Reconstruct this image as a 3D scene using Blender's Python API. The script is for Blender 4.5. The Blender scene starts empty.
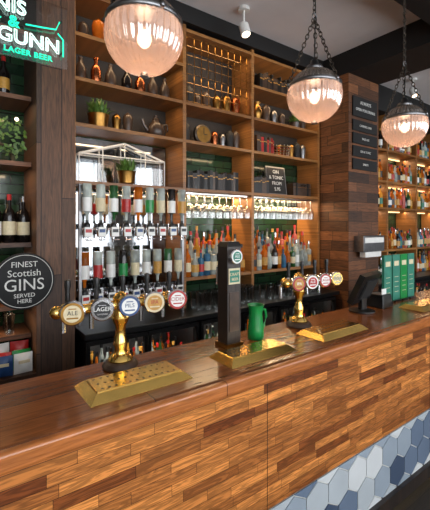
import bpy, bmesh, math, random
from mathutils import Matrix, Vector
random.seed(7)
S=bpy.context.scene
try:
    S.view_settings.view_transform='Standard'
    S.view_settings.exposure=0.05
except Exception: pass

# ------------------------------------------------------------ materials
def newmat(name):
    m=bpy.data.materials.new(name); m.use_nodes=True
    nt=m.node_tree; nt.nodes.clear()
    out=nt.nodes.new('ShaderNodeOutputMaterial')
    return m,nt,out
def P(nt,out,rough=.5,metal=0,spec=.5,coat=0):
    p=nt.nodes.new('ShaderNodeBsdfPrincipled')
    p.inputs['Roughness'].default_value=rough
    p.inputs['Metallic'].default_value=metal
    p.inputs['Specular IOR Level'].default_value=spec
    p.inputs['Coat Weight'].default_value=coat
    p.inputs['Coat Roughness'].default_value=.15
    nt.links.new(p.outputs[0],out.inputs[0]); return p
def c4(c): return (c[0],c[1],c[2],1)
def srgb(r,g,b):
    f=lambda v:(v/255/12.92) if v/255<=.04045 else ((v/255+.055)/1.055)**2.4
    return (f(r),f(g),f(b))
def mat(name,col,rough=.45,metal=0,em=None,ems=0,var=.25,scale=25,spec=.5,bump=0):
    m,nt,out=newmat(name); p=P(nt,out,rough,metal,spec)
    tc=nt.nodes.new('ShaderNodeTexCoord'); n=nt.nodes.new('ShaderNodeTexNoise')
    n.inputs['Scale'].default_value=scale; n.inputs['Detail'].default_value=3
    nt.links.new(tc.outputs['Object'],n.inputs['Vector'])
    r=nt.nodes.new('ShaderNodeValToRGB')
    r.color_ramp.elements[0].position=.3; r.color_ramp.elements[1].position=.7
    r.color_ramp.elements[0].color=c4([v*(1-var) for v in col])
    r.color_ramp.elements[1].color=c4([min(1,v*(1+var*.5)) for v in col])
    nt.links.new(n.outputs[0],r.inputs[0]); nt.links.new(r.outputs[0],p.inputs['Base Color'])
    if em: 
        p.inputs['Emission Color'].default_value=c4(em); p.inputs['Emission Strength'].default_value=ems
    return m
def boards(name,ca,cb,w,h,u='X',v='Z',rough=.4,gap=.0015,grain=.6,gapcol=(.01,.007,.004),coat=0,gs=1.0,spec=.5,bump=.15,ring=0):
    """strips running along axis u, stacked along axis v, random offset per row"""
    m,nt,out=newmat(name); p=P(nt,out,rough,0,spec,coat); L=nt.links.new
    def math_(op,a,b=None,c=None):
        n=nt.nodes.new('ShaderNodeMath'); n.operation=op
        for i,q in enumerate((a,b,c)):
            if q is None: continue
            if isinstance(q,(int,float)): n.inputs[i].default_value=q
            else: L(q,n.inputs[i])
        return n.outputs[0]
    tc=nt.nodes.new('ShaderNodeTexCoord'); sep=nt.nodes.new('ShaderNodeSeparateXYZ'); L(tc.outputs['Object'],sep.inputs[0])
    row=math_('FLOOR',math_('DIVIDE',sep.outputs[v],h))
    wn=nt.nodes.new('ShaderNodeTexWhiteNoise'); wn.noise_dimensions='1D'; L(row,wn.inputs['W'])
    mu=math_('MULTIPLY_ADD',wn.outputs['Value'],w*3.0,sep.outputs[u])
    colid=math_('FLOOR',math_('DIVIDE',mu,w))
    wn2=nt.nodes.new('ShaderNodeTexWhiteNoise'); wn2.noise_dimensions='2D'
    cc=nt.nodes.new('ShaderNodeCombineXYZ'); L(colid,cc.inputs[0]); L(row,cc.inputs[1]); L(cc.outputs[0],wn2.inputs['Vector'])
    cb_=nt.nodes.new('ShaderNodeCombineXYZ'); L(mu,cb_.inputs[0]); L(sep.outputs[v],cb_.inputs[1])
    br=nt.nodes.new('ShaderNodeTexBrick'); br.offset=0; br.inputs['Scale'].default_value=1
    br.inputs['Color1'].default_value=(1,1,1,1); br.inputs['Color2'].default_value=(1,1,1,1); br.inputs['Mortar'].default_value=(.12,.1,.08,1)
    br.inputs['Mortar Size'].default_value=gap; br.inputs['Brick Width'].default_value=w; br.inputs['Row Height'].default_value=h
    br.inputs['Mortar Smooth'].default_value=.1
    L(cb_.outputs[0],br.inputs['Vector'])
    mixc=nt.nodes.new('ShaderNodeMix'); mixc.data_type='RGBA'
    mixc.inputs['A'].default_value=c4(ca); mixc.inputs['B'].default_value=c4(cb); L(wn2.outputs['Value'],mixc.inputs['Factor'])
    cg=nt.nodes.new('ShaderNodeCombineXYZ')
    L(math_('MULTIPLY',mu,4*gs),cg.inputs[0]); L(math_('MULTIPLY',sep.outputs[v],45*gs),cg.inputs[1]); L(math_('MULTIPLY',wn2.outputs['Value'],17.3),cg.inputs[2])
    n=nt.nodes.new('ShaderNodeTexNoise'); n.inputs['Scale'].default_value=1.6; n.inputs['Detail'].default_value=5; n.inputs['Distortion'].default_value=1.2
    L(cg.outputs[0],n.inputs['Vector'])
    g=n.outputs[0]
    if ring:
        g=math_('MULTIPLY_ADD',math_('SINE',math_('MULTIPLY',n.outputs[0],ring)),.17,.5)
    mr=nt.nodes.new('ShaderNodeMapRange'); mr.inputs[1].default_value=.3; mr.inputs[2].default_value=.7
    mr.inputs[3].default_value=1-grain; mr.inputs[4].default_value=1.2; L(g,mr.inputs[0])
    mx=nt.nodes.new('ShaderNodeVectorMath'); mx.operation='SCALE'; L(mixc.outputs['Result'],mx.inputs[0]); L(mr.outputs[0],mx.inputs['Scale'])
    m2=nt.nodes.new('ShaderNodeVectorMath'); m2.operation='MULTIPLY'; L(mx.outputs[0],m2.inputs[0]); L(br.outputs['Color'],m2.inputs[1])
    L(m2.outputs[0],p.inputs['Base Color'])
    bp=nt.nodes.new('ShaderNodeBump'); bp.inputs['Strength'].default_value=bump; bp.inputs['Distance'].default_value=.004
    L(n.outputs[0],bp.inputs['Height']); L(bp.outputs[0],p.inputs['Normal'])
    return m
def tilemat(name,ca,cb,w,h,gapcol,rough=.12,u='X',v='Z',offset=.5,gap=.004):
    m,nt,out=newmat(name); p=P(nt,out,rough); L=nt.links.new
    tc=nt.nodes.new('ShaderNodeTexCoord'); sep=nt.nodes.new('ShaderNodeSeparateXYZ'); L(tc.outputs['Object'],sep.inputs[0])
    cb_=nt.nodes.new('ShaderNodeCombineXYZ'); L(sep.outputs[u],cb_.inputs[0]); L(sep.outputs[v],cb_.inputs[1])
    br=nt.nodes.new('ShaderNodeTexBrick'); br.offset=offset; br.inputs['Scale'].default_value=1
    br.inputs['Color1'].default_value=c4(ca); br.inputs['Color2'].default_value=c4(cb); br.inputs['Mortar'].default_value=c4(gapcol)
    br.inputs['Mortar Size'].default_value=gap; br.inputs['Brick Width'].default_value=w; br.inputs['Row Height'].default_value=h
    L(cb_.outputs[0],br.inputs['Vector']); L(br.outputs['Color'],p.inputs['Base Color'])
    bp=nt.nodes.new('ShaderNodeBump'); bp.inputs['Strength'].default_value=.4; bp.inputs['Distance'].default_value=.003; bp.invert=True
    L(br.outputs['Fac'],bp.inputs['Height']); L(bp.outputs[0],p.inputs['Normal'])
    return m
def clearglass(name,tint=(1,1,1),base=.12,rough=.03,k=.5):
    m,nt,out=newmat(name); L=nt.links.new
    t=nt.nodes.new('ShaderNodeBsdfTransparent'); t.inputs[0].default_value=c4(tint)
    g=nt.nodes.new('ShaderNodeBsdfGlossy'); g.inputs['Roughness'].default_value=rough
    lw=nt.nodes.new('ShaderNodeLayerWeight'); lw.inputs[0].default_value=.35
    ma=nt.nodes.new('ShaderNodeMath'); ma.operation='MULTIPLY_ADD'; ma.inputs[1].default_value=k; ma.inputs[2].default_value=base; L(lw.outputs['Facing'],ma.inputs[0])
    mx=nt.nodes.new('ShaderNodeMixShader'); L(ma.outputs[0],mx.inputs[0]); L(t.outputs[0],mx.inputs[1]); L(g.outputs[0],mx.inputs[2]); L(mx.outputs[0],out.inputs[0])
    return m
def emis(name,col,s):
    m,nt,out=newmat(name); e=nt.nodes.new('ShaderNodeEmission'); e.inputs[0].default_value=c4(col); e.inputs[1].default_value=s
    nt.links.new(e.outputs[0],out.inputs[0]); return m

M={}
M['bar_front']=boards('oak_block_panelling',srgb(222,142,72),srgb(116,58,24),.27,.042,rough=.38,grain=.5,gap=.0009,gs=.8,ring=22,bump=.08,spec=.35)
M['bar_top']=boards('varnished_bar_top',srgb(150,86,40),srgb(112,62,28),1.3,.13,u='X',v='Y',rough=.2,grain=.45,coat=.2,bump=.02)
M['nosing']=boards('bar_nosing',srgb(184,110,56),srgb(156,90,44),2.5,.2,rough=.25,grain=.4,coat=.2,bump=.02)
M['pillar_l']=boards('reclaimed_boards_upright',srgb(116,78,52),srgb(58,40,30),1.4,.13,u='Z',v='X',rough=.6,grain=.6,gap=.003)
M['pillar_r']=boards('reclaimed_boards_flat',srgb(134,84,50),srgb(58,36,23),.5,.11,u='X',v='Z',rough=.55,grain=.6,gap=.003)
M['pillar_rs']=boards('reclaimed_boards_side',srgb(146,92,54),srgb(76,46,27),.4,.11,u='Y',v='Z',rough=.55,grain=.6,gap=.003)
M['shelf']=boards('shelf_oak',srgb(170,116,62),srgb(130,84,43),2.0,.3,rough=.4,grain=.4,gap=.0001)
M['floor']=boards('dark_floorboards',srgb(64,54,38),srgb(40,34,25),1.5,.14,u='X',v='Y',rough=.4,grain=.4)
M['green_tile']=tilemat('green_glazed_tile',srgb(36,62,38),srgb(20,40,26),.2,.075,srgb(10,14,11))
M['plaster']=mat('grey_plaster',srgb(228,224,224),.8,var=.06,scale=3)
M['walldark']=mat('dark_paint',srgb(44,37,31),.7,var=.2,scale=6)
M['wall_lt']=mat('pale_paint',srgb(176,168,156),.8,var=.1,scale=6)
M['black']=mat('black_satin',srgb(18,18,19),.35,var=.2)
M['blackmatte']=mat('black_matte',srgb(20,20,21),.7,var=.2)
M['beam']=mat('black_beam_paint',srgb(14,13,13),.6,var=.3,scale=8)
M['brass']=mat('polished_brass',srgb(240,200,112),.2,1,var=.1,scale=14)
M['brass_d']=mat('aged_brass',srgb(156,116,60),.32,1,var=.25)
M['copper']=mat('copper',srgb(190,110,70),.25,1)
M['chrome']=mat('chrome',srgb(225,225,228),.16,1,var=.05)
M['steel']=mat('brushed_steel',srgb(140,140,142),.35,1,var=.15)
M['iron']=mat('dark_chain_iron',srgb(90,82,74),.4,1,var=.15)
M['white']=mat('white_enamel',srgb(228,228,224),.4,var=.05)
M['cream']=mat('cream_label',srgb(214,200,165),.6,var=.12,scale=60)
M['red']=mat('red_enamel',srgb(170,28,26),.35,var=.15)
M['blue']=mat('blue_enamel',srgb(36,70,120),.35,var=.15)
M['green']=mat('green_enamel',srgb(20,130,62),.3,var=.15)
M['teal']=mat('teal_card',srgb(40,120,100),.45,var=.15)
M['gold']=mat('gold_label',srgb(190,140,60),.4,var=.2,scale=60)
M['orange']=mat('orange_foil',srgb(200,100,30),.4,var=.2)
M['darkwood']=boards('black_stained_wood',srgb(50,38,31),srgb(32,25,22),.9,.05,u='Z',v='X',rough=.4,grain=.5)
M['leaf']=mat('leaf_green',srgb(86,120,46),.5,var=.5,scale=40)
M['pottery']=mat('dark_pottery',srgb(70,54,43),.3,var=.35)
M['glass']=clearglass('clear_glass',(.97,.98,.98),.06)
M['glassw']=clearglass('stemware_glass',(.9,.92,.92),.14,.08,.7)
M['glassd']=clearglass('cooler_door_glass',(.9,.92,.94),.03,k=.2)
M['bulb']=emis('warm_bulb',(1,.68,.42),8)
M['led']=emis('warm_led',(1,.62,.28),3)
M['neon_w']=emis('neon_white',(.7,1,.9),2.6)
M['neon_g']=emis('neon_green',(.02,.75,.42),2.2)
M['chalk']=mat('chalk_white',srgb(215,215,210),.8,var=.1)
M['paper']=mat('book_paper',srgb(190,178,150),.8)
m,nt,out=newmat('mirror'); P(nt,out,.06,1).inputs['Base Color'].default_value=(.24,.25,.26,1); M['mirror']=m
for k,c,r in [('b_amber',(196,104,30),.1),('b_clear',(190,198,192),.08),('b_green',(34,76,40),.1),('b_dark',(20,16,15),.12),('b_blue',(70,120,155),.1),('b_red',(140,30,22),.12),('b_gold',(224,160,64),.1),('b_pink',(210,120,110),.12)]:
    m,nt,out=newmat('bottle_'+k[2:]); p=P(nt,out,r)
    tc=nt.nodes.new('ShaderNodeTexCoord'); n=nt.nodes.new('ShaderNodeTexNoise'); n.inputs['Scale'].default_value=9; nt.links.new(tc.outputs['Object'],n.inputs['Vector'])
    rp=nt.nodes.new('ShaderNodeValToRGB'); cc=srgb(*c); rp.color_ramp.elements[0].position=.35; rp.color_ramp.elements[1].position=.65
    rp.color_ramp.elements[0].color=c4([v*.6 for v in cc]); rp.color_ramp.elements[1].color=c4([min(1,v*1.3) for v in cc])
    nt.links.new(n.outputs[0],rp.inputs[0]); nt.links.new(rp.outputs[0],p.inputs['Base Color'])
    if k in('b_amber','b_clear','b_blue','b_gold','b_pink'): p.inputs['Transmission Weight'].default_value=.4; p.inputs['IOR'].default_value=1.2
    M[k]=m
for k,c in [('hx1',(204,208,210)),('hx2',(146,158,170)),('hx3',(100,115,136)),('hx4',(66,80,102)),('hx5',(174,182,188))]:
    M[k]=mat('hex_glaze_'+k,srgb(*c),.25,var=.06,scale=5)
M['grout']=mat('grout',srgb(205,205,200),.8,var=.1)
def globemat(name,tint,tcol,glow,gs,trans):
    m,nt,out=newmat(name); L=nt.links.new
    t=nt.nodes.new('ShaderNodeBsdfTransparent'); t.inputs[0].default_value=c4(tint)
    tl=nt.nodes.new('ShaderNodeBsdfTranslucent'); tl.inputs[0].default_value=c4(tcol)
    df=nt.nodes.new('ShaderNodeBsdfDiffuse'); df.inputs[0].default_value=c4(tcol)
    g=nt.nodes.new('ShaderNodeBsdfGlossy'); g.inputs['Roughness'].default_value=.12; g.inputs[0].default_value=(.95,.93,.92,1)
    e=nt.nodes.new('ShaderNodeEmission'); e.inputs[0].default_value=c4(glow); e.inputs[1].default_value=gs
    def mix(f,a,b):
        x=nt.nodes.new('ShaderNodeMixShader'); x.inputs[0].default_value=f; L(a.outputs[0],x.inputs[1]); L(b.outputs[0],x.inputs[2]); return x
    a=mix(.4,tl,df); a=mix(1-trans,t,a); a=mix(.3,a,g)
    ad=nt.nodes.new('ShaderNodeAddShader'); L(a.outputs[0],ad.inputs[0]); L(e.outputs[0],ad.inputs[1]); L(ad.outputs[0],out.inputs[0])
    return m
M['globe']=globemat('prismatic_globe_glass',(1,.86,.79),(.56,.40,.33),(1,.6,.46),.05,.5)
M['globe_top']=globemat('ribbed_top_glass',(.85,.8,.76),(.32,.28,.25),(1,.7,.5),.01,.4)

# ------------------------------------------------------------ mesh builder
RY=lambda a:Matrix.Rotation(a,4,'Y'); RX=lambda a:Matrix.Rotation(a,4,'X'); RZ=lambda a:Matrix.Rotation(a,4,'Z')
T=lambda x,y,z:Matrix.Translation((x,y,z))
class MB:
    def __init__(s,name): s.n=name; s.v=[]; s.f=[]; s.fm=[]; s.mats=[]
    def mi(s,k):
        if k not in s.mats: s.mats.append(k)
        return s.mats.index(k)
    def add(s,vs,fs,k,X=None):
        o=len(s.v); i=s.mi(k)
        for p in vs:
            p=Vector(p)
            if X is not None: p=X@p
            s.v.append(p)
        for f in fs: s.f.append([a+o for a in f]); s.fm.append(i)
    def box(s,x0,x1,y0,y1,z0,z1,k,X=None):
        vs=[(x0,y0,z0),(x1,y0,z0),(x1,y1,z0),(x0,y1,z0),(x0,y0,z1),(x1,y0,z1),(x1,y1,z1),(x0,y1,z1)]
        s.add(vs,[(0,3,2,1),(4,5,6,7),(0,1,5,4),(1,2,6,5),(2,3,7,6),(3,0,4,7)],k,X)
    def frustum(s,x0,x1,y0,y1,z0,z1,i,k):
        vs=[(x0,y0,z0),(x1,y0,z0),(x1,y1,z0),(x0,y1,z0),(x0+i,y0+i,z1),(x1-i,y0+i,z1),(x1-i,y1-i,z1),(x0+i,y1-i,z1)]
        s.add(vs,[(0,3,2,1),(4,5,6,7),(0,1,5,4),(1,2,6,5),(2,3,7,6),(3,0,4,7)],k)
    def lathe(s,prof,k,X=None,seg=14,rib=0,ribn=0):
        vs=[];fs=[]
        for (r,z) in prof:
            for j in range(seg):
                a=2*math.pi*j/seg
                rr=r*(1+(rib*math.cos(ribn*a) if ribn else 0))
                vs.append((rr*math.cos(a),rr*math.sin(a),z))
        for i in range(len(prof)-1):
            for j in range(seg):
                a=i*seg+j;b=i*seg+(j+1)%seg
                fs.append((a,b,b+seg,a+seg))
        if prof[0][0]>1e-5: fs.append(tuple(reversed(range(seg))))
        if prof[-1][0]>1e-5: fs.append(tuple(range((len(prof)-1)*seg,len(prof)*seg)))
        s.add(vs,fs,k,X)
    def cyl(s,c,r,h,k,seg=14,X=None):
        X=(X if X is not None else Matrix.Identity(4))
        s.lathe([(r,0),(r,h)],k,T(*c)@X,seg)
    def tube(s,pts,r,k,seg=6):
        pts=[Vector(p) for p in pts]; vs=[];fs=[]
        n=len(pts)
        for i,p in enumerate(pts):
            d=(pts[min(i+1,n-1)]-pts[max(i-1,0)]).normalized()
            up=Vector((0,0,1)) if abs(d.z)<.9 else Vector((1,0,0))
            a=d.cross(up).normalized(); b=d.cross(a)
            for j in range(seg):
                t=2*math.pi*j/seg; vs.append(p+a*r*math.cos(t)+b*r*math.sin(t))
        for i in range(n-1):
            for j in range(seg):
                x=i*seg+j;y=i*seg+(j+1)%seg; fs.append((x,y,y+seg,x+seg))
        fs.append(tuple(range(seg))); fs.append(tuple(range((n-1)*seg,n*seg)))
        s.add(vs,fs,k)
    def torus(s,R,r,k,X,seg=12,ring=5,sz=1):
        vs=[];fs=[]
        for i in range(seg):
            a=2*math.pi*i/seg
            for j in range(ring):
                b=2*math.pi*j/ring
                vs.append(((R+r*math.cos(b))*math.cos(a),(R+r*math.cos(b))*math.sin(a)*sz,r*math.sin(b)))
        for i in range(seg):
            for j in range(ring):
                fs.append((i*ring+j,((i+1)%seg)*ring+j,((i+1)%seg)*ring+(j+1)%ring,i*ring+(j+1)%ring))
        s.add(vs,fs,k,X)
    def sphere(s,c,r,k,seg=12,sq=1):
        pr=[(r*math.sin(math.pi*i/8),-r*sq*math.cos(math.pi*i/8)) for i in range(9)]
        s.lathe(pr,k,T(*c),seg)
    def text(s,body,size,k,X,outline=0,ext=.001,space=1):
        cu=bpy.data.curves.new('t','FONT'); cu.body=body; cu.size=size; cu.align_x='CENTER'; cu.align_y='CENTER'; cu.space_character=space
        cu.resolution_u=3
        if outline: cu.fill_mode='NONE'; cu.bevel_depth=outline; cu.bevel_resolution=1
        else: cu.extrude=ext
        ob=bpy.data.objects.new('t',cu); S.collection.objects.link(ob)
        dg=bpy.context.evaluated_depsgraph_get(); dg.update()
        me=bpy.data.meshes.new_from_object(ob.evaluated_get(dg))
        s.add([v.co.copy() for v in me.vertices],[tuple(p.vertices) for p in me.polygons],k,X)
        bpy.data.objects.remove(ob); bpy.data.meshes.remove(me); bpy.data.curves.remove(cu)
    def done(s,bev=0,ang=35):
        me=bpy.data.meshes.new(s.n); me.from_pydata([tuple(p) for p in s.v],[],s.f)
        for k in s.mats: me.materials.append(M[k])
        me.polygons.foreach_set('material_index',s.fm)
        me.polygons.foreach_set('use_smooth',[True]*len(me.polygons))
        me.update()
        bm=bmesh.new(); bm.from_mesh(me); bmesh.ops.recalc_face_normals(bm,faces=bm.faces); bm.to_mesh(me); bm.free()
        try: me.set_sharp_from_angle(angle=math.radians(ang))
        except Exception: pass
        ob=bpy.data.objects.new(s.n,me); S.collection.objects.link(ob)
        if bev:
            b=ob.modifiers.new('bevel','BEVEL'); b.width=bev; b.segments=3; b.limit_method='ANGLE'; b.angle_limit=math.radians(50)
        return ob
FACE=RX(math.pi/2)   # local +Z -> world -Y (faces customer)

def bottle(mb,x,y,z,h,r,k,lab='cream',cap='black',kind=0,X=None,seg=12):
    X0=(X if X is not None else T(x,y,z))
    if kind==0: pr=[(r*.9,0),(r,.02*h),(r,.56*h),(r*.85,.64*h),(r*.36,.74*h),(r*.32,.9*h)]
    elif kind==1: pr=[(r*.9,0),(r,.02*h),(r,.62*h),(r*.9,.66*h),(r*.34,.7*h),(r*.3,.9*h)]
    else: pr=[(r*.8,0),(r*1.05,.1*h),(r*1.1,.4*h),(r*.8,.55*h),(r*.36,.66*h),(r*.32,.9*h)]
    mb.lathe(pr,k,X0,seg)
    mb.lathe([(r*.37,.88*h),(r*.37,h)],cap,X0,8)
    if lab:
        rl=r*(1.02 if kind<2 else 1.12)
        mb.lathe([(rl,.16*h),(rl,.44*h)],lab,X0,seg)
LBL=['cream','white','gold','black','red','cream','gold','teal',None]
CAP=['black','gold','red','black','chrome','black']
BK=['b_amber','b_clear','b_green','b_dark','b_blue','b_amber','b_gold','b_clear','b_amber','b_pink']
def bottle_row(mb,x0,x1,y,z,h=(.25,.31),r=(.031,.04),ks=BK,step=.088,jit=.01,lbl=LBL,kinds=(0,0,1,2)):
    x=x0
    while x<x1:
        bottle(mb,x+random.uniform(-jit,jit)*.5,y+random.uniform(-jit,jit),z,random.uniform(*h),random.uniform(*r),random.choice(ks),random.choice(lbl),random.choice(CAP),random.choice(kinds))
        x+=step

# ------------------------------------------------------------ room shell
def slab(name,x0,x1,y0,y1,z0,z1,k):
    b=MB(name); b.box(x0,x1,y0,y1,z0,z1,k); return b.done()
CZ=3.65
slab('floor',-4,9,-3.3,3.3,-.1,0,'floor')
slab('ceiling',-4,9,-3.3,3.3,CZ,CZ+.1,'plaster')
slab('wall_back',-4,9,3.13,3.3,0,CZ,'green_tile')
slab('wall_left',-4.1,-4,-3.3,3.3,0,CZ,'wall_lt')
slab('wall_right',9,9.1,-3.3,3.3,0,CZ,'walldark')
wins=[(-3.4,-1.4),(-.9,1.1),(1.6,3.6),(4.1,6.1),(6.6,8.6)]
b=MB('wall_front'); Y0,Y1=-3.3,-3.15
b.box(-4,9,Y0,Y1,0,.6,'wall_lt'); b.box(-4,9,Y0,Y1,3.4,CZ,'wall_lt')
xs=[-4]+[v for w in wins for v in w]+[9]
for i in range(0,len(xs),2): b.box(xs[i],xs[i+1],Y0,Y1,.6,3.4,'wall_lt')
b.done()
for i,(a,c) in enumerate(wins):
    b=MB('window_%d'%(i+1)); 
    for q in (a,(a+c)/2-.03,c-.06): b.box(q,q+.06,-3.27,-3.2,.6,3.4,'white')
    for q in (.6,2.5,3.34): b.box(a,c,-3.27,-3.2,q,q+.06,'white')
    b.box(a,c,-3.235,-3.23,.6,3.4,'glass'); b.done()
    L_=bpy.data.lights.new('daylight_%d'%(i+1),'AREA'); L_.shape='RECTANGLE'; L_.size=1.9; L_.size_y=2.7; L_.energy=130; L_.color=(.96,.97,1)
    o=bpy.data.objects.new('daylight_%d'%(i+1),L_); o.location=((a+c)/2,-3.5,2.0); o.rotation_euler=(math.radians(97),0,0); S.collection.objects.link(o)

# beams
slab('ceiling_beam',3.6,4.2,-3.15,2.8,3.4,CZ,'beam')
slab('ceiling_beam',-4,3.6,.95,1.5,3.47,CZ,'beam')
slab('ceiling_beam',4.2,9,.95,1.5,3.47,CZ,'beam')
slab('trim_1',-4,3.6,2.76,3.13,3.5,CZ,'beam')
slab('trim_2',4.2,9,2.76,3.13,3.3,CZ,'beam')

# pillars
b=MB('wooden_pillar'); b.box(.49,.738,2.66,3.13,0,3.5,'pillar_l'); b.box(.475,.745,2.645,3.13,0,.15,'pillar_l'); b.done(.004)
b=MB('wooden_pillar'); b.box(3.6,4.2,2.42,3.13,0,3.4,'pillar_r'); b.box(3.598,3.6,2.425,3.125,0,3.4,'pillar_rs'); b.box(3.58,4.22,2.40,3.13,0,.15,'pillar_r'); b.done()

# ------------------------------------------------------------ main bar
BT=1.10; TZ=.44
b=MB('bar_counter')
b.box(-1.6,5.2,1.178,1.66,BT-.045,BT,'bar_top')
b.box(-1.6,5.2,1.142,1.1775,BT-.058,BT+.001,'nosing')
b.done(.011)
b=MB('bar_counter_front')
b.box(-1.6,5.2,1.2,1.26,TZ,BT-.045,'bar_front')
b.box(-1.6,5.2,1.19,1.2,BT-.085,BT-.058,'nosing')
for x in (-.4,1.17,2.74,4.3): b.box(x-.001,x+.001,1.1985,1.2,TZ,BT-.085,'black')
b.box(-1.6,5.2,1.205,1.26,0,TZ,'grout')
b.box(-1.6,5.2,1.6,1.64,0,BT-.045,'darkwood')
b.done()
bm=bmesh.new(); R=.1; hw=R*math.sqrt(3)/2; keys=['hx1','hx2','hx3','hx4','hx5']; wts=[3,3,3,1.3,3]
me=bpy.data.meshes.new('hexagonal_tile_cladding')
for k in keys: me.materials.append(M[k])
row=0; z=.03
while z<.65:
    x=-1.6+(hw if row%2 else 0)
    while x<5.2:
        vs=[]; vb=[]
        for q in range(6):
            a=math.pi/6+q*math.pi/3; rr=R-.004
            vs.append(bm.verts.new((x+rr*math.cos(a),1.196,z+rr*math.sin(a)))); vb.append(bm.verts.new((x+rr*math.cos(a),1.2045,z+rr*math.sin(a))))
        mi=random.choices(range(5),wts)[0]
        f=bm.faces.new(vs); f.material_index=mi
        for q in range(6):
            f=bm.faces.new((vs[q],vb[q],vb[(q+1)%6],vs[(q+1)%6])); f.material_index=mi
        x+=2*hw
    z+=1.5*R; row+=1
for co,no in (((0,0,TZ-.003),(0,0,1)),((0,0,.08),(0,0,-1)),((-1.58,0,0),(-1,0,0)),((5.18,0,0),(1,0,0))):
    bmesh.ops.bisect_plane(bm,geom=bm.verts[:]+bm.edges[:]+bm.faces[:],plane_co=co,plane_no=no,clear_outer=True)
bmesh.ops.recalc_face_normals(bm,faces=bm.faces)
bm.to_mesh(me); bm.free(); ob=bpy.data.objects.new('hexagonal_tile_cladding',me); S.collection.objects.link(ob)
slab('baseboard_bar',-1.6,5.2,1.17,1.204,0,.08,'darkwood')

for (x0,x1,y0,y1) in [(.40,.815,1.26,1.465),(1.0,1.41,1.24,1.42),(1.62,2.04,1.235,1.43),(2.75,3.2,1.24,1.43)]:
    b=MB('brass_drip_tray')
    b.frustum(x0,x1,y0,y1,BT+.001,BT+.026,.03,'brass')
    b.frustum(x0+.034,x1-.034,y0+.034,y1-.034,BT+.026,BT+.03,.003,'brass')
    nx=12; ny=3
    for i in range(nx):
        for j in range(ny):
            px=x0+.06+(x1-x0-.12)*i/(nx-1); py=y0+.055+(y1-y0-.11)*j/(ny-1)
            b.cyl((px,py,BT+.0298),.0055,.001,'black',8)
    b.done(.003)

# ------------------------------------------------------------ tap fonts
def badge(b,x,y,z,r,face,ring,word,tcol='white',yaw=0):
    X=T(x,y,z)@RZ(yaw)@FACE
    b.lathe([(r*.5,-.03),(r*.95,-.02),(r,-.004),(r,.010),(r*.9,.014)],'chrome',X,28)
    b.lathe([(r*.9,.0),(r*.9,.0155)],ring,X,28)
    b.lathe([(r*.7,.0),(r*.7,.0165)],face,X,28)
    b.box(-r*.45,r*.45,-r*.42,-r*.3,.0,.0175,ring,X)
    b.box(-r*.3,r*.3,r*.36,r*.44,.0,.0175,ring,X)
    b.text(word,r*.5,tcol,X@T(0,r*.05,.0172),ext=.0004)
def tap(b,x,y,z,badgeargs,r):
    b.cyl((x,y-.035,z-.0),.02,.11,'brass',12,RX(-math.pi/2))
    b.tube([(x,y+.06,z),(x,y+.085,z-.01),(x,y+.095,z-.04),(x,y+.095,z-.11)],.011,'chrome',8)
    b.lathe([(.008,0),(.011,.03),(.009,.06),(.014,.085),(.012,.105),(0,.11)],'black',T(x,y+.03,z+.015),10)
    b.cyl((x,y+.03,z),.012,.03,'chrome',10)
    badge(b,x,y-.045,z,r,*badgeargs,yaw=math.radians(-18))
def font(name,cx,cy,xa,xb,zt,badges,r):
    b=MB(name)
    b.lathe([(.075,0.001),(.078,.008),(.07,.022),(.06,.03)],'pottery',T(cx,cy,BT),28)
    b.lathe([(.052,.03),(.055,.036),(.048,.05),(.03,.062),(.026,.08),(.032,.1),(.027,.12),(.021,.15),(.024,.18),(.034,.2),(.038,.215),(.03,.235),(.03,zt-BT+.02),(.034,zt-BT+.03),(.02,zt-BT+.05),(.0,zt-BT+.06)],'brass',T(cx,cy,BT),24)
    b.tube([(xa-.05,cy,zt),(xb+.05,cy,zt)],.021,'brass',14)
    for q in (xa-.05,xb+.05): b.sphere((q,cy,zt),.027,'brass',14)
    n=len(badges)
    for i,bd in enumerate(badges):
        tap(b,xa+(xb-xa)*i/(n-1),cy,zt,bd,r)
    return b.done()
font('beer_tap_font',.625,1.555,.41,.885,1.372,[('cream','brass_d','ALE','black'),('black','chrome','LAGER','white'),('white','blue','PILS','blue'),('gold','cream','IPA','red'),('white','red','CIDER','red')],.048)
font('beer_tap_font',1.76,1.53,1.70,2.07,1.37,[('gold','red','IPA','white'),('red','white','ALE','white'),('white','red','LAGER','red'),('cream','brass','STOUT','black')],.045)

b=MB('wooden_tap_tower'); cx,cy=1.19,1.50
b.box(cx-.055,cx+.055,cy-.05,cy+.05,BT+.001,BT+.02,'brass_d')
b.box(cx-.043,cx+.043,cy-.04,cy+.04,BT+.02,BT+.51,'darkwood')
b.frustum(cx-.047,cx+.047,cy-.045,cy+.045,BT+.51,BT+.535,.012,'black')
badge(b,cx,cy-.05,BT+.46,.038,'teal','white','ALE')
b.box(cx-.036,cx+.036,cy-.044,cy-.04,BT+.32,BT+.40,'cream'); b.box(cx-.03,cx+.03,cy-.046,cy-.044,BT+.33,BT+.39,'teal')
b.text('CRAFT',.022,'cream',T(cx,cy-.0475,BT+.37)@FACE); b.text('BEER',.02,'cream',T(cx,cy-.0475,BT+.345)@FACE)
b.box(cx-.03,cx+.03,cy-.043,cy-.04,BT+.08,BT+.28,'pottery')
b.cyl((cx,cy+.04,BT+.40),.012,.05,'chrome',10,RX(-math.pi/2)); b.tube([(cx,cy+.085,BT+.40),(cx,cy+.1,BT+.39),(cx,cy+.1,BT+.3)],.009,'chrome',8)
b.done(.002)
b=MB('green_enamel_jug'); X=T(1.375,1.50,BT+.001)
b.lathe([(.042,0),(.045,.01),(.043,.06),(.036,.13),(.038,.165),(.047,.185),(.044,.185),(.035,.165),(.033,.13),(.038,.03),(0,.02)],'green',X,24)
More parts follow.
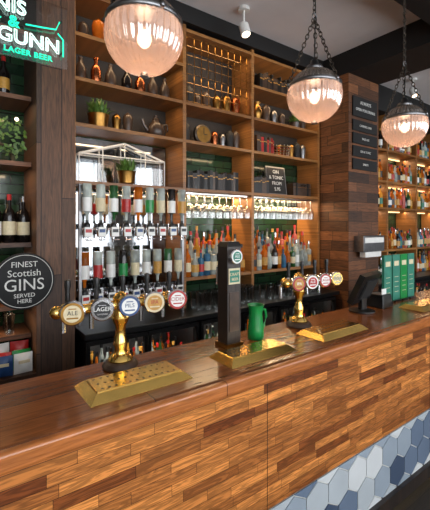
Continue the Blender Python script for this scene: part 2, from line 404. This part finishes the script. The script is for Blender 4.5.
b.tube([(1.375+.036,1.5,BT+.155),(1.375+.07,1.5,BT+.15),(1.375+.078,1.5,BT+.11),(1.375+.062,1.5,BT+.06),(1.375+.04,1.5,BT+.045)],.007,'green',8)
b.done()

# ------------------------------------------------------------ pendant lamps
def chain(b,p,q,k='iron',L=.034):
    p=Vector(p);q=Vector(q);d=q-p;n=max(1,int(d.length/(L*.78)));rot=d.to_track_quat('Y','Z').to_matrix().to_4x4()
    for i in range(n):
        c=p+d*((i+.5)/n)
        b.torus(L*.3,.0028,k,T(*c)@rot@RY(math.pi/2*(i%2)),10,4,sz=1.65)
for (lx,ly,lz) in [(.665,1.4,2.495),(1.77,1.42,2.485),(2.79,1.40,2.46),(3.95,1.40,2.46)]:
    b=MB('prismatic_globe_pendant_lamp'); R=.156; X=T(lx,ly,lz)
    nseg=192; A=20; RN=32
    low=[(R*math.cos(a),R*math.sin(a)) for a in [math.radians(-86+i*(86+A)/18) for i in range(19)]]
    b.lathe(low,'globe',X,nseg,rib=.028,ribn=RN)
    top=[(R*math.cos(a),.008+R*.97*math.sin(a)) for a in [math.radians(A+i*(76-A)/10) for i in range(11)]]
    b.lathe(top,'globe_top',X,nseg,rib=.02,ribn=RN)
    rz=R*math.sin(math.radians(A)); rr=R*math.cos(math.radians(A))
    b.lathe([(rr*1.02,rz-.010),(rr*1.07,rz-.007),(rr*1.07,rz+.010),(rr*1.02,rz+.014)],'steel',X,48)
    b.lathe([(.05,.148),(.055,.155),(.045,.175),(.025,.185),(.02,.21),(0,.215)],'steel',X,24)
    b.lathe([(.02,-R-.010),(.016,-R-.004),(.014,-R+.006)],'steel',X,12)
    hook=(lx,ly,lz+.46)
    for i in range(3):
        a=math.radians(30+120*i); e=(lx+rr*1.07*math.cos(a),ly+rr*1.07*math.sin(a),lz+rz+.004)
        b.sphere(e,.012,'steel',8); chain(b,e,hook)
    b.torus(.018,.004,'steel',T(lx,ly,lz+.47)@RX(math.pi/2),14,6)
    chain(b,(lx,ly,lz+.48),(lx,ly,3.46))
    b.tube([(lx,ly,lz+.2),(lx+.01,ly,lz+.5),(lx+.004,ly+.004,3.46)],.004,'black',6)
    b.lathe([(.05,0),(.05,-.02),(.02,-.035)],'black',T(lx,ly,3.47),20)
    b.sphere((lx,ly,lz-.01),.03,'bulb',12,1.25)
    b.lathe([(.02,.03),(.02,.14)],'steel',X,12)
    b.done(ang=80)
    l=bpy.data.lights.new('pendant_glow','POINT'); l.energy=1.7; l.color=(1,.7,.48); l.shadow_soft_size=.04
    o=bpy.data.objects.new('pendant_glow',l); o.location=(lx,ly,lz-.075); S.collection.objects.link(o)

# ------------------------------------------------------------ back bar shelving
XA=[.765,1.718,2.527,3.57]
SZ=[2.05,2.48,2.82,3.47]
YS=2.80; YB=3.12; w_=.017
b=MB('back_bar_shelving')
for x in XA: b.box(x-w_,x+w_,YS,YB,.98,3.5,'shelf')
for z in SZ: b.box(XA[0],XA[-1],YS+.002,YB,z-.028,z,'shelf')
b.box(XA[0],XA[1],YS+.002,YB,3.122,3.15,'shelf'); b.box(XA[2],XA[3],YS+.002,YB,3.122,3.15,'shelf')
for i in (1,2):
    b.box(XA[i],XA[i+1],YS+.01,YB,1.22,1.25,'shelf')
    b.box(XA[i]+.03,XA[i+1]-.03,3.0,YB,1.25,1.36,'darkwood')
b.done(.002)
b=MB('trim_3'); b.box(XA[0],XA[-1],3.121,3.129,2.5,3.47,'walldark'); b.done()
b=MB('wire_mesh_panel')
for i in range(10):
    x=XA[1]+.05+i*.079; b.tube([(x,2.84,2.83),(x,2.84,3.43)],.003,'brass_d',5)
for i in range(8):
    z=2.84+i*.083; b.tube([(XA[1]+.03,2.84,z),(XA[2]-.03,2.84,z)],.003,'brass_d',5)
b.done()
b=MB('wall_mirror'); b.box(XA[0]+.03,XA[1]-.03,3.10,3.118,2.06,2.44,'mirror')
b.box(XA[0]+.03,XA[1]-.03,3.10,3.118,1.0,2.0,'mirror'); b.done()
b=MB('miniature_greenhouse'); gx0,gx1,gy0,gy1,g0=.86,1.62,2.99,3.08,2.05; ze=g0+.24; zr=g0+.36; gm=(gx0+gx1)/2
def bar(p,q,r=.006): b.tube([p,q],r,'white',4)
for y in (gy0,gy1):
    bar((gx0,y,g0+.008),(gx1,y,g0+.008),.009); bar((gx0,y,ze),(gx1,y,ze)); bar((gx0,y,ze),(gm,y,zr),.008); bar((gm,y,zr),(gx1,y,ze),.008)
    for i in range(5):
        x=gx0+(gx1-gx0)*i/4; zt=zr-(zr-ze)*abs(x-gm)/(gm-gx0); bar((x,y,g0),(x,y,zt),.005)
for x,z in ((gx0,ze),(gx1,ze),(gm,zr),(gx0,g0+.008),(gx1,g0+.008)): bar((x,gy0,z),(x,gy1,z))
b.add([(gx0,gy0,g0),(gx1,gy0,g0),(gx1,gy0,ze),(gm,gy0,zr),(gx0,gy0,ze)],[(0,1,2,3,4)],'glass')
b.done()

b=MB('back_bar_counter'); b.box(.765,3.58,2.52,3.12,.94,.98,'black'); b.box(4.21,8,2.52,3.12,.94,.98,'black'); b.done(.004)
for x0,x1 in [(.78,1.70),(1.72,2.62),(2.64,3.54),(4.3,5.3),(5.35,6.35)]:
    b=MB('bottle_cooler')
    b.box(x0,x1,3.05,3.1,.02,.93,'steel'); b.box(x0,x0+.03,2.58,3.05,.02,.93,'black'); b.box(x1-.03,x1,2.58,3.05,.02,.93,'black')
    b.box(x0,x1,2.58,3.05,.02,.12,'black'); b.box(x0,x1,2.58,3.05,.90,.93,'black'); b.box(x0+.03,x1-.03,2.62,3.05,.48,.49,'steel')
    xm=(x0+x1)/2
    for a,c in ((x0,xm-.003),(xm+.003,x1)):
        for q in (a,c-.025): b.box(q,q+.025,2.54,2.575,.12,.92,'black')
        for q in (.12,.89): b.box(a+.025,c-.025,2.54,2.575,q,q+.03,'black')
        b.box(a+.02,c-.02,2.556,2.562,.14,.9,'glassd')
        b.box(c-.05 if c<xm else a+.04,c-.04 if c<xm else a+.05,2.51,2.535,.4,.7,'steel')
    l=bpy.data.lights.new('cooler_light','AREA'); l.shape='RECTANGLE'; l.size=x1-x0-.12; l.size_y=.03; l.energy=3; l.color=(1,.92,.8)
    o=bpy.data.objects.new('cooler_light',l); o.location=((x0+x1)/2,2.60,.885); o.rotation_euler=(math.radians(35),0,0); S.collection.objects.link(o)
    for zz in (.12,.49):
        for yy in (2.68,2.78,2.9): bottle_row(b,x0+.08,x1-.06,yy,zz,(.24,.3),(.028,.031),['b_dark','b_green','b_amber','b_clear','b_gold'],.075)
    b.done()
b=MB('spirit_bottles')
for i in (1,2):
    bottle_row(b,XA[i]+.06,XA[i+1]-.05,2.85,1.251,(.23,.3),(.03,.036),step=.072)
    bottle_row(b,XA[i]+.07,XA[i+1]-.05,3.06,1.361,(.28,.36),step=.078)
    bottle_row(b,XA[i]+.06,XA[i+1]-.05,2.935,1.251,(.3,.4),ks=['b_amber','b_gold','b_clear','b_clear','b_amber'],step=.078)
b.done()
def tumbler(b,x,y,z,h=.12,r=.034): b.lathe([(r*.8,0),(r,h),(r*.93,h),(r*.74,.01),(0,.008)],'glassw',T(x,y,z),12)
b=MB('pint_glasses')
for i in range(9):
    for j in range(2): tumbler(b,1.79+i*.082,2.66+j*.1,.981,.15,.036)
for i in range(9):
    for j in range(2): tumbler(b,2.62+i*.095,2.66+j*.1,.981,.13,.036)
b.done()
b=MB('hanging_wine_glasses')
for (xa,xb) in ((XA[1],XA[2]),(XA[2],XA[3])):
    for yy in (2.84,2.95):
        b.box(xa+.03,xb-.03,yy-.006,yy+.006,2.0,2.012,'chrome')
    n=int((xb-xa-.1)/.088)
    for i in range(n+1):
        for yy in (2.84,2.95):
            b.lathe([(.036,0),(.034,.004),(.006,.009),(.005,.075),(.024,.092),(.041,.135),(.037,.215),(.034,.215)],'glassw',T(xa+.06+i*.088,yy,2.0)@RX(math.pi),14)
b.done()
b=MB('led_strip_light')
for (xa,xb) in ((XA[1],XA[2]),(XA[2],XA[3])):
    b.box(xa+.04,xb-.04,3.09,3.105,2.006,2.018,'led')
b.done()
def strip(x,y,z,sx,e,rx=0):  # area strip, used for shelf LEDs and for added fill light
    l=bpy.data.lights.new('shelf_led_and_fill','AREA'); l.shape='RECTANGLE'; l.size=sx; l.size_y=.03; l.energy=e; l.color=(1,.68,.38)
    o=bpy.data.objects.new('shelf_led_and_fill',l); o.location=(x,y,z); o.rotation_euler=(rx,0,0); S.collection.objects.link(o)
for i,e in ((1,7),(2,10)): strip((XA[i]+XA[i+1])/2,3.06,1.995,.75,e,math.radians(-5))
for i,e in ((1,2.2),(2,3)): strip((XA[i]+XA[i+1])/2,2.79,1.995,.75,e,math.radians(14))
strip(1.25,2.84,2.0,.8,3); 
for z in (2.43,2.77,3.10,3.42):
    strip(1.25,2.86,z,.8,1.2,math.radians(10)); strip(3.0,2.86,z,.9,1.5,math.radians(10)); strip(2.1,2.86,z if z!=3.10 else 3.08,.7,1.2,math.radians(10))  # added fill strips brightening the upper shelves, no fixtures modelled
strip(0,2.84,2.11,.8,2.5,math.radians(10)); strip(0,2.84,2.56,.8,2.5,math.radians(10)); strip(0,2.84,1.56,.8,1.2,math.radians(10)); strip(0,2.84,1.12,.8,2.5,0)  # added fill strips so the dark alcove bottles and glasses read

# optics
b=MB('spirit_optic_rack')
NO=9
for z,yy in ((2.00,2.74),(1.50,2.80)):
    b.box(XA[0]+.03,XA[1]-.03,yy+.03,yy+.045,z-.32,z-.27,'chrome')
    for i in range(NO):
        x=XA[0]+.075+i*.1
        X=T(x,yy-.02,z+.02)@RX(math.pi)
        h=.30; r=.034
        k=['b_clear','b_clear','b_green','b_clear','b_amber','b_clear','b_clear','b_dark','b_clear'][(i+(0 if z>1.8 else 4))%9]
        bottle(b,0,0,0,h,r,k,None,'black',i%2,X=X)
        b.lathe([(r*1.02,.1),(r*1.02,.2)],['white','cream','white','red','white','green','cream','white','gold'][(i+(0 if z>1.8 else 2))%9],X,12)
        zt=z+.02-.28
        b.lathe([(.012,0),(.022,-.012),(.024,-.02),(.024,-.04)],'black',T(x,yy-.02,zt),12)
        b.lathe([(.026,-.04),(.029,-.045),(.029,-.10),(.022,-.11)],'chrome',T(x,yy-.02,zt),14)
        b.box(x-.028,x+.028,yy-.058,yy-.05,zt-.105,zt-.035,'white')
        b.box(x-.022,x+.022,yy-.06,yy-.058,zt-.075,zt-.05,['red','blue','black'][i%3])
        b.lathe([(.01,-.11),(.008,-.145)],'chrome',T(x,yy-.02,zt),8)
        b.tube([(x-.02,yy-.03,zt-.125),(x-.02,yy-.075,zt-.13),(x+.02,yy-.075,zt-.13),(x+.02,yy-.03,zt-.125)],.0035,'chrome',6)
        b.box(x-.006,x+.006,yy,yy+.035,zt-.09,zt-.05,'steel')
for x in (XA[0]+.04,XA[1]-.04):
    b.box(x-.01,x+.01,2.76,2.79,.98,2.02,'steel')
b.done()

# ------------------------------------------------------------ shelf props
def plant(x,y,z,s=1,pot='brass'):
    b=MB('potted_fern')
    b.lathe([(.045*s,0),(.06*s,.01),(.07*s,.09*s),(.074*s,.1*s),(.064*s,.1*s),(.06*s,.085*s),(0,.08*s)],pot,T(x,y,z),20)
    for i in range(170):
        a=random.uniform(0,6.28); l=random.uniform(.07,.15)*s; t=random.uniform(.1,1.0)
        d=Vector((math.cos(a)*math.sin(t),math.sin(a)*math.sin(t)*.8,math.cos(t)))
        o=Vector((x+random.uniform(-.04,.04)*s,y+random.uniform(-.04,.04)*s,z+.08*s)); w=Vector((-math.sin(a),math.cos(a),0))*.006*s
        mid=o+d*l*.6+Vector((0,0,.01)); end=o+d*l-Vector((0,0,.02*t))
        b.add([o-w*.5,o+w*.5,mid+w,mid-w,end],[(0,1,2,3),(3,2,4)],'leaf')
    b.done()
plant(.99,2.92,2.48,1.15,'brass_d'); plant(1.2,2.86,2.05,1.05,'brass_d')
plant(3.3,2.93,2.82,.9,'pottery')
b=MB('copper_kettle'); X=T(1.5,2.93,2.48)
b.lathe([(.055,0),(.075,.03),(.08,.07),(.06,.12),(.035,.14),(.03,.16),(.034,.165),(.012,.18),(.014,.2),(0,.205)],'pottery',X,24)
b.tube([(1.43,2.93,2.54),(1.39,2.93,2.58),(1.37,2.93,2.63)],.012,'pottery',8)
b.tube([(1.56,2.93,2.6),(1.61,2.93,2.62),(1.62,2.93,2.56),(1.575,2.93,2.52)],.007,'pottery',8); b.done()
def jar(name,x,y,z,pr,k,seg=20):
    b=MB(name); b.lathe(pr,k,T(x,y,z),seg); b.done()
flask=[(.035,0),(.04,.01),(.04,.12),(.03,.15),(.014,.17),(.014,.2),(.02,.205),(.02,.22),(0,.222)]
stone=[(.04,0),(.045,.01),(.045,.12),(.02,.17),(.014,.19),(.018,.21),(0,.212)]
jar('copper_flask',.97,2.92,2.82,flask,'copper')
for x,k in ((.86,'pottery'),(1.1,'pottery'),(1.24,'b_dark'),(1.36,'copper'),(1.48,'pottery'),(1.6,'pottery')): jar('stoneware_bottle',x,2.95,2.82,stone,k)
jar('brass_vase',2.7,2.93,2.82,[(.04,0),(.035,.02),(.06,.08),(.05,.14),(.03,.18),(.04,.21),(0,.2)],'brass_d')
b=MB('bulkhead_clock'); X=T(2.0,2.93,2.585)@FACE
b.lathe([(.085,-.03),(.095,-.02),(.095,.01),(.082,.02)],'iron',X,32); b.lathe([(.078,.0),(.078,.021)],'brass_d',X,32)
b.box(-.003,.003,0,.06,.02,.024,'black',X); b.box(0,.04,-.003,.003,.02,.024,'black',X)
b.box(1.94,2.06,2.92,2.96,2.48,2.5,'brass_d'); b.done()
def books(name,x0,x1,y,z,hh,cols):
    b=MB(name); x=x0
    while x<x1:
        w=random.uniform(.018,.04); h=random.uniform(*hh); d=.15; k=random.choice(cols)
        b.box(x,x+w,y,y+d,z,z+h,k); b.box(x+.003,x+w-.003,y+.004,y+d-.003,z+.003,z+h+.001,'paper')
        b.box(x+.002,x+w-.002,y-.0015,y,z+h*.7,z+h*.75,'gold'); x+=w+.001
    b.done()
books('books',1.80,2.38,2.88,2.05,(.15,.2),['black','pottery','blackmatte','blackmatte','darkwood'])
books('books',2.66,2.9,2.88,2.48,(.15,.2),['red','pottery','black','b_red'])
books('books',2.62,2.8,2.88,2.05,(.15,.2),['pottery','black'])
books('books',2.7,3.2,2.88,3.15,(.15,.22),['pottery','black','darkwood'])
b=MB('framed_chalk_menu'); X=T(2.98,2.9,2.05)@RX(math.radians(-8))
b.box(-.15,.15,-.01,.01,0,.32,'steel',X); b.box(-.135,.135,-.012,-.01,.015,.305,'blackmatte',X)
for i,t in enumerate(['GIN','& TONIC','FROM','5.95']):
    b.text(t,.055,'chalk',X@T(0,-.0125,.26-i*.065)@FACE)
b.done()
b=MB('leather_case'); b.box(3.2,3.5,2.86,3.02,2.05,2.2,'pottery'); b.box(3.2,3.5,2.855,3.025,2.15,2.155,'brass_d'); b.box(3.24,3.26,2.85,3.03,2.05,2.203,'black'); b.box(3.43,3.45,2.85,3.03,2.05,2.203,'black')
b.tube([(3.32,2.855,2.17),(3.32,2.83,2.18),(3.38,2.83,2.18),(3.38,2.855,2.17)],.006,'black',6); b.done(.006)
b=MB('wicker_basket')
for i in range(7):
    b.torus(.085+.004*i,.008,'copper' if i%2 else 'brass_d',T(3.08,2.95,2.49+.017*i),24,6)
for i in range(16):
    a=i*math.pi/8; b.tube([(3.08+.085*math.cos(a),2.95+.085*math.sin(a),2.482),(3.08+.112*math.cos(a),2.95+.112*math.sin(a),2.61)],.006,'paper',5)
b.lathe([(.08,0),(.08,.004)],'pottery',T(3.08,2.95,2.481),16); b.done()
b=MB('cocktail_ware')
for x,z in ((1.85,2.82),(1.95,2.82),(2.05,2.82),(2.18,2.82),(2.3,2.82),(2.42,2.82),(2.15,2.48),(2.25,2.48),(2.34,2.48),(2.42,2.48),(1.82,2.48),(3.25,2.48),(3.35,2.48),(3.45,2.48),(2.85,2.82),(2.97,2.82),(3.1,2.82),(3.45,2.82),(.88,3.15),(1.0,3.15),(1.2,3.15),(1.32,3.15),(1.45,3.15),(1.57,3.15),(3.3,3.15),(3.42,3.15),(2.62,3.15),(1.15,2.48),(1.25,2.48)):
    s_=random.uniform(.8,1.3)
    b.lathe([(.035*s_,0),(.04*s_,.01),(.03*s_,.02),(.042*s_,.12*s_),(.035*s_,.15*s_),(.015,.17*s_),(0,.18*s_)],random.choice(['steel','brass_d','pottery','copper','blackmatte','pottery','b_amber']),T(x,2.95,z),16)
b.done()

# ------------------------------------------------------------ left alcove
b=MB('wine_shelving')
for z in (.76,.98,1.18,1.60,2.15,2.6,3.05): b.box(-1.2,.485,2.8,3.12,z-.03,z,'pillar_r')
b.box(-1.2,.485,2.62,2.8,.73,.76,'pillar_r'); b.box(-1.2,.485,2.64,2.66,0,.73,'darkwood')
b.box(-1.22,-1.2,2.8,3.12,0,3.5,'darkwood'); b.done()
b=MB('wine_bottles')
for yy in (2.86,2.97): bottle_row(b,-1.1,.46,yy,1.601,(.31,.33),(.038,.04),['b_dark'],.086,lbl=['white','cream','white'],kinds=(0,1))
bottle_row(b,-1.1,.46,2.9,1.181,(.28,.31),(.036,.039),['b_dark','b_green','b_amber','b_clear'],.092)
bottle_row(b,-1.1,.4,2.9,2.601,(.26,.31),(.036,.039),['b_dark','b_amber','b_dark'],.11,lbl=['cream','gold'])
b.done()
b=MB('pint_glasses')
for i in range(17):
    for j in range(2): tumbler(b,-1.0+i*.085,2.86+j*.1,.981,.13,.034)
b.done()
b=MB('snack_packets')
def pack(x,y,z,w,h,k,rz=0):
    X=T(x,y,z)@RZ(rz); n=6; vs=[];fs=[]
    for sd in (-1,1):
        for i in range(n+1):
            for j in range(n+1):
                u=i/n*2-1; v=j/n
                t=(1-u*u)*(math.sin(math.pi*v))**.6*.03
                vs.append((u*w/2,sd*(t+.0005),v*h))
    for s_ in (0,1):
        o=s_*(n+1)**2
        for i in range(n):
            for j in range(n): fs.append((o+i*(n+1)+j,o+(i+1)*(n+1)+j,o+(i+1)*(n+1)+j+1,o+i*(n+1)+j+1))
    b.add(vs,fs,k,X)
    b.box(-w*.3,w*.3,-.032,-.03,h*.55,h*.7,'cream',X)
for i in range(14):
    for j in range(3):
        pack(-1.08+i*.115,2.67+j*.075,.762,.11,.13 if j<2 else .17,['red','orange','gold','blue','red','white','green'][(i*2+j)%7],random.uniform(-.2,.2))
b.done()
b=MB('trailing_ivy_garland')
for i in range(420):
    t=random.random(); x=-.6+t*1.05; z=2.25+.06*math.sin(t*9)+random.uniform(-.1,.14); y=2.82+random.uniform(-.08,.1)
    a=random.uniform(0,6.28); s_=random.uniform(.013,.022); w=Vector((math.cos(a),random.uniform(-.4,.4),math.sin(a)))*s_; n=Vector((-math.sin(a),random.uniform(-.4,.4),math.cos(a)))*s_*.6
    o=Vector((x,y,z)); b.add([o-w,o+n,o+w,o-n],[(0,1,2,3)],'leaf')
b.tube([(-.62+.06*i,2.84,2.2+.06*math.sin(i*.5)) for i in range(18)],.006,'pottery',6)
b.done()
b=MB('fairy_lights')
pts=[(-.5+.055*i,2.70+.02*math.sin(i),2.30+.12*math.sin(i*.9)) for i in range(18)]
b.tube(pts,.0025,'black',5)
for p in pts[::2]: b.sphere((p[0],p[1]-.005,p[2]-.012),.012,'bulb',8)
b.done()

b=MB('round_gin_sign'); X=T(.41,2.60,1.365)@FACE
b.lathe([(.17,-.012),(.178,-.008),(.178,.006),(.172,.01)],'blackmatte',X,56)
b.torus(.165,.002,'chalk',X@T(0,0,.0105),48,5)
b.text('FINEST',.05,'chalk',X@T(0,.105,.011)); b.text('Scottish',.06,'chalk',X@T(0,.05,.011)); b.text('GINS',.105,'chalk',X@T(0,-.025,.011)); b.text('SERVED',.036,'chalk',X@T(0,-.09,.011)); b.text('HERE',.036,'chalk',X@T(0,-.125,.011))
b.box(.5,.56,2.612,2.66,1.345,1.385,'black'); b.done()

b=MB('neon_sign'); dz=.055
b.text('INNIS',.11,'neon_w',T(.235,2.3,2.87+dz)@FACE,outline=.0026); b.text('&',.085,'neon_g',T(.31,2.3,2.785+dz)@FACE,outline=.003)
b.text('GUNN',.108,'neon_w',T(.39,2.3,2.705+dz)@FACE,outline=.0026,space=1.0)
b.text('LAGER BEER',.042,'neon_g',T(.385,2.3,2.63+dz)@FACE,outline=.0016,space=1.1)
b.tube([(.08,2.3,2.80+dz),(.16,2.3,2.80+dz),(.25,2.3,2.79+dz)],.004,'neon_g',6); b.tube([(.37,2.3,2.79+dz),(.46,2.3,2.80+dz),(.53,2.3,2.81+dz),(.55,2.3,2.86+dz)],.004,'neon_g',6)
b.tube([(.2,2.3,2.76+dz),(.19,2.3,2.66+dz),(.2,2.3,2.64+dz),(.23,2.3,2.635+dz)],.004,'neon_g',6); b.tube([(.57,2.3,2.66+dz),(.57,2.3,2.76+dz),(.54,2.3,2.79+dz)],.004,'neon_g',6)
b.box(.02,.60,2.325,2.33,2.6+dz,2.97+dz,'glass')
for x in (.1,.56):
    b.tube([(x,2.32,2.97+dz),(x,2.32,3.65)],.0025,'black',5)
    for z in (2.68+dz,2.87+dz): b.box(x-.004,x+.004,2.302,2.325,z-.004,z+.004,'black')
b.done()

# ------------------------------------------------------------ pillar signs etc
b=MB('pub_sign_boards')
b.box(3.66,4.14,2.402,2.418,2.94,3.16,'blackmatte'); b.text('ALWAYS',.055,'chalk',T(3.9,2.40,3.10)@FACE); b.text('OPEN FOR DRINKS',.045,'chalk',T(3.9,2.40,3.02)@FACE)
for i in range(4):
    z=2.90-i*.145; b.box(3.66,4.14,2.402,2.418,z-.12,z,'blackmatte'); b.text(['CAMPBELL BAR','PALE ALE','GIN & TONIC','SPIRITS'][i],.035,'chalk',T(3.9,2.40,z-.06)@FACE)
b.done(.002)
b=MB('paper_towel_dispenser'); b.box(3.7,4.12,2.30,2.418,1.42,1.60,'steel'); b.box(3.72,4.10,2.295,2.30,1.52,1.58,'white'); b.box(3.75,4.07,2.31,2.38,1.36,1.42,'white'); b.done(.008)
def spot(x,y,z):
    b=MB('ceiling_spotlight'); b.cyl((x,y,CZ-.03),.05,.03,'white',20); b.tube([(x,y,CZ-.03),(x,y,z+.1)],.01,'white',8)
    X=T(x,y-.03,z)@RX(math.radians(-20)); b.lathe([(.042,0),(.045,.01),(.045,.1),(.03,.12)],'white',X,20)
    b.lathe([(.036,-.001),(.036,.002)],'bulb',X,16); b.done()
spot(2.15,2.5,3.40); spot(5.0,2.4,3.42)

# ------------------------------------------------------------ right bay
b=MB('back_bar_shelving')
for x in (4.24,5.1,5.96,6.82,7.68): b.box(x-.02,x+.02,2.8,3.12,.98,3.3,'shelf')
for z in (1.37,1.97,2.35,2.8): b.box(4.22,7.7,2.802,3.12,z-.03,z,'shelf')
b.done(.002)
b=MB('spirit_bottles')
for z in (1.37,1.97,2.35,2.8,.981):
    for a in (4.24,5.1,5.96,6.82): bottle_row(b,a+.06,a+.81,2.86,z,(.25,.31),step=.078); bottle_row(b,a+.09,a+.8,2.99,z,(.27,.33),step=.08)
b.done()
b=MB('led_strip_light')
for z in (1.92,2.30,2.75): b.box(4.3,7.6,3.06,3.08,z-.005,z+.01,'led')
b.done()
for z in (1.92,2.30,2.74): strip(5.9,2.98,z,3.3,10,math.radians(-10))

# ------------------------------------------------------------ counter equipment
b=MB('till_terminal'); 
b.lathe([(.09,0.001),(.09,.012),(.03,.02)],'black',T(2.42,1.52,BT),20); b.box(2.39,2.45,1.50,1.53,BT+.015,BT+.14,'black')
X=T(2.42,1.5,BT+.17)@RZ(math.radians(12))@RX(math.radians(25))
b.box(-.17,.17,-.02,.02,-.1,.12,'black',X); b.box(-.155,.155,.02,.022,-.085,.105,'b_dark',X); b.box(-.1,.1,-.035,-.02,-.06,.08,'blackmatte',X)
b.done(.005)
b=MB('receipt_printer'); b.frustum(2.6,2.74,1.46,1.6,BT+.001,BT+.1,.01,'black'); b.box(2.64,2.70,1.49,1.50,BT+.09,BT+.14,'white'); b.done(.005)
b=MB('card_reader'); X=T(.0,1.50,BT+.001); b.box(-.06,.04,-.05,.05,0,.03,'black'); b.v=[X@v for v in b.v]
X=T(-.01,1.5,BT+.06)@RX(math.radians(-25)); b.box(-.04,.04,-.012,.012,-.05,.13,'black',X); b.box(-.03,.03,-.0135,-.012,.05,.11,'b_dark',X); 
b.done(.003)
for x,k in ((2.83,'teal'),(2.96,'teal'),(3.08,'green'),(3.2,'teal')):
    b=MB('menu_holder'); b.box(x-.05,x+.05,1.53,1.6,BT+.001,BT+.015,'darkwood'); b.box(x-.055,x+.055,1.55,1.57,BT+.012,BT+.38,k)
    b.box(x-.035,x+.035,1.5485,1.55,BT+.29,BT+.33,'cream')
    for i in range(4): b.box(x-.03,x+.03,1.5485,1.55,BT+.08+i*.04,BT+.084+i*.04,'cream')
    b.done(.002)

# ------------------------------------------------------------ world & camera
w=bpy.data.worlds.new('World'); S.world=w; w.use_nodes=True
bg=w.node_tree.nodes['Background']; bg.inputs[0].default_value=(.75,.85,1,1); bg.inputs[1].default_value=.8
cam=bpy.data.cameras.new('Camera'); co=bpy.data.objects.new('Camera',cam); S.collection.objects.link(co)
cam.sensor_width=36; cam.sensor_fit='AUTO'; cam.lens=36*370/510; cam.shift_y=-30/510; cam.clip_start=.05
co.location=(0,0,1.72)
th=math.atan2(505,370); co.rotation_euler=(math.radians(90),0,-(math.pi/2-th))
S.camera=co
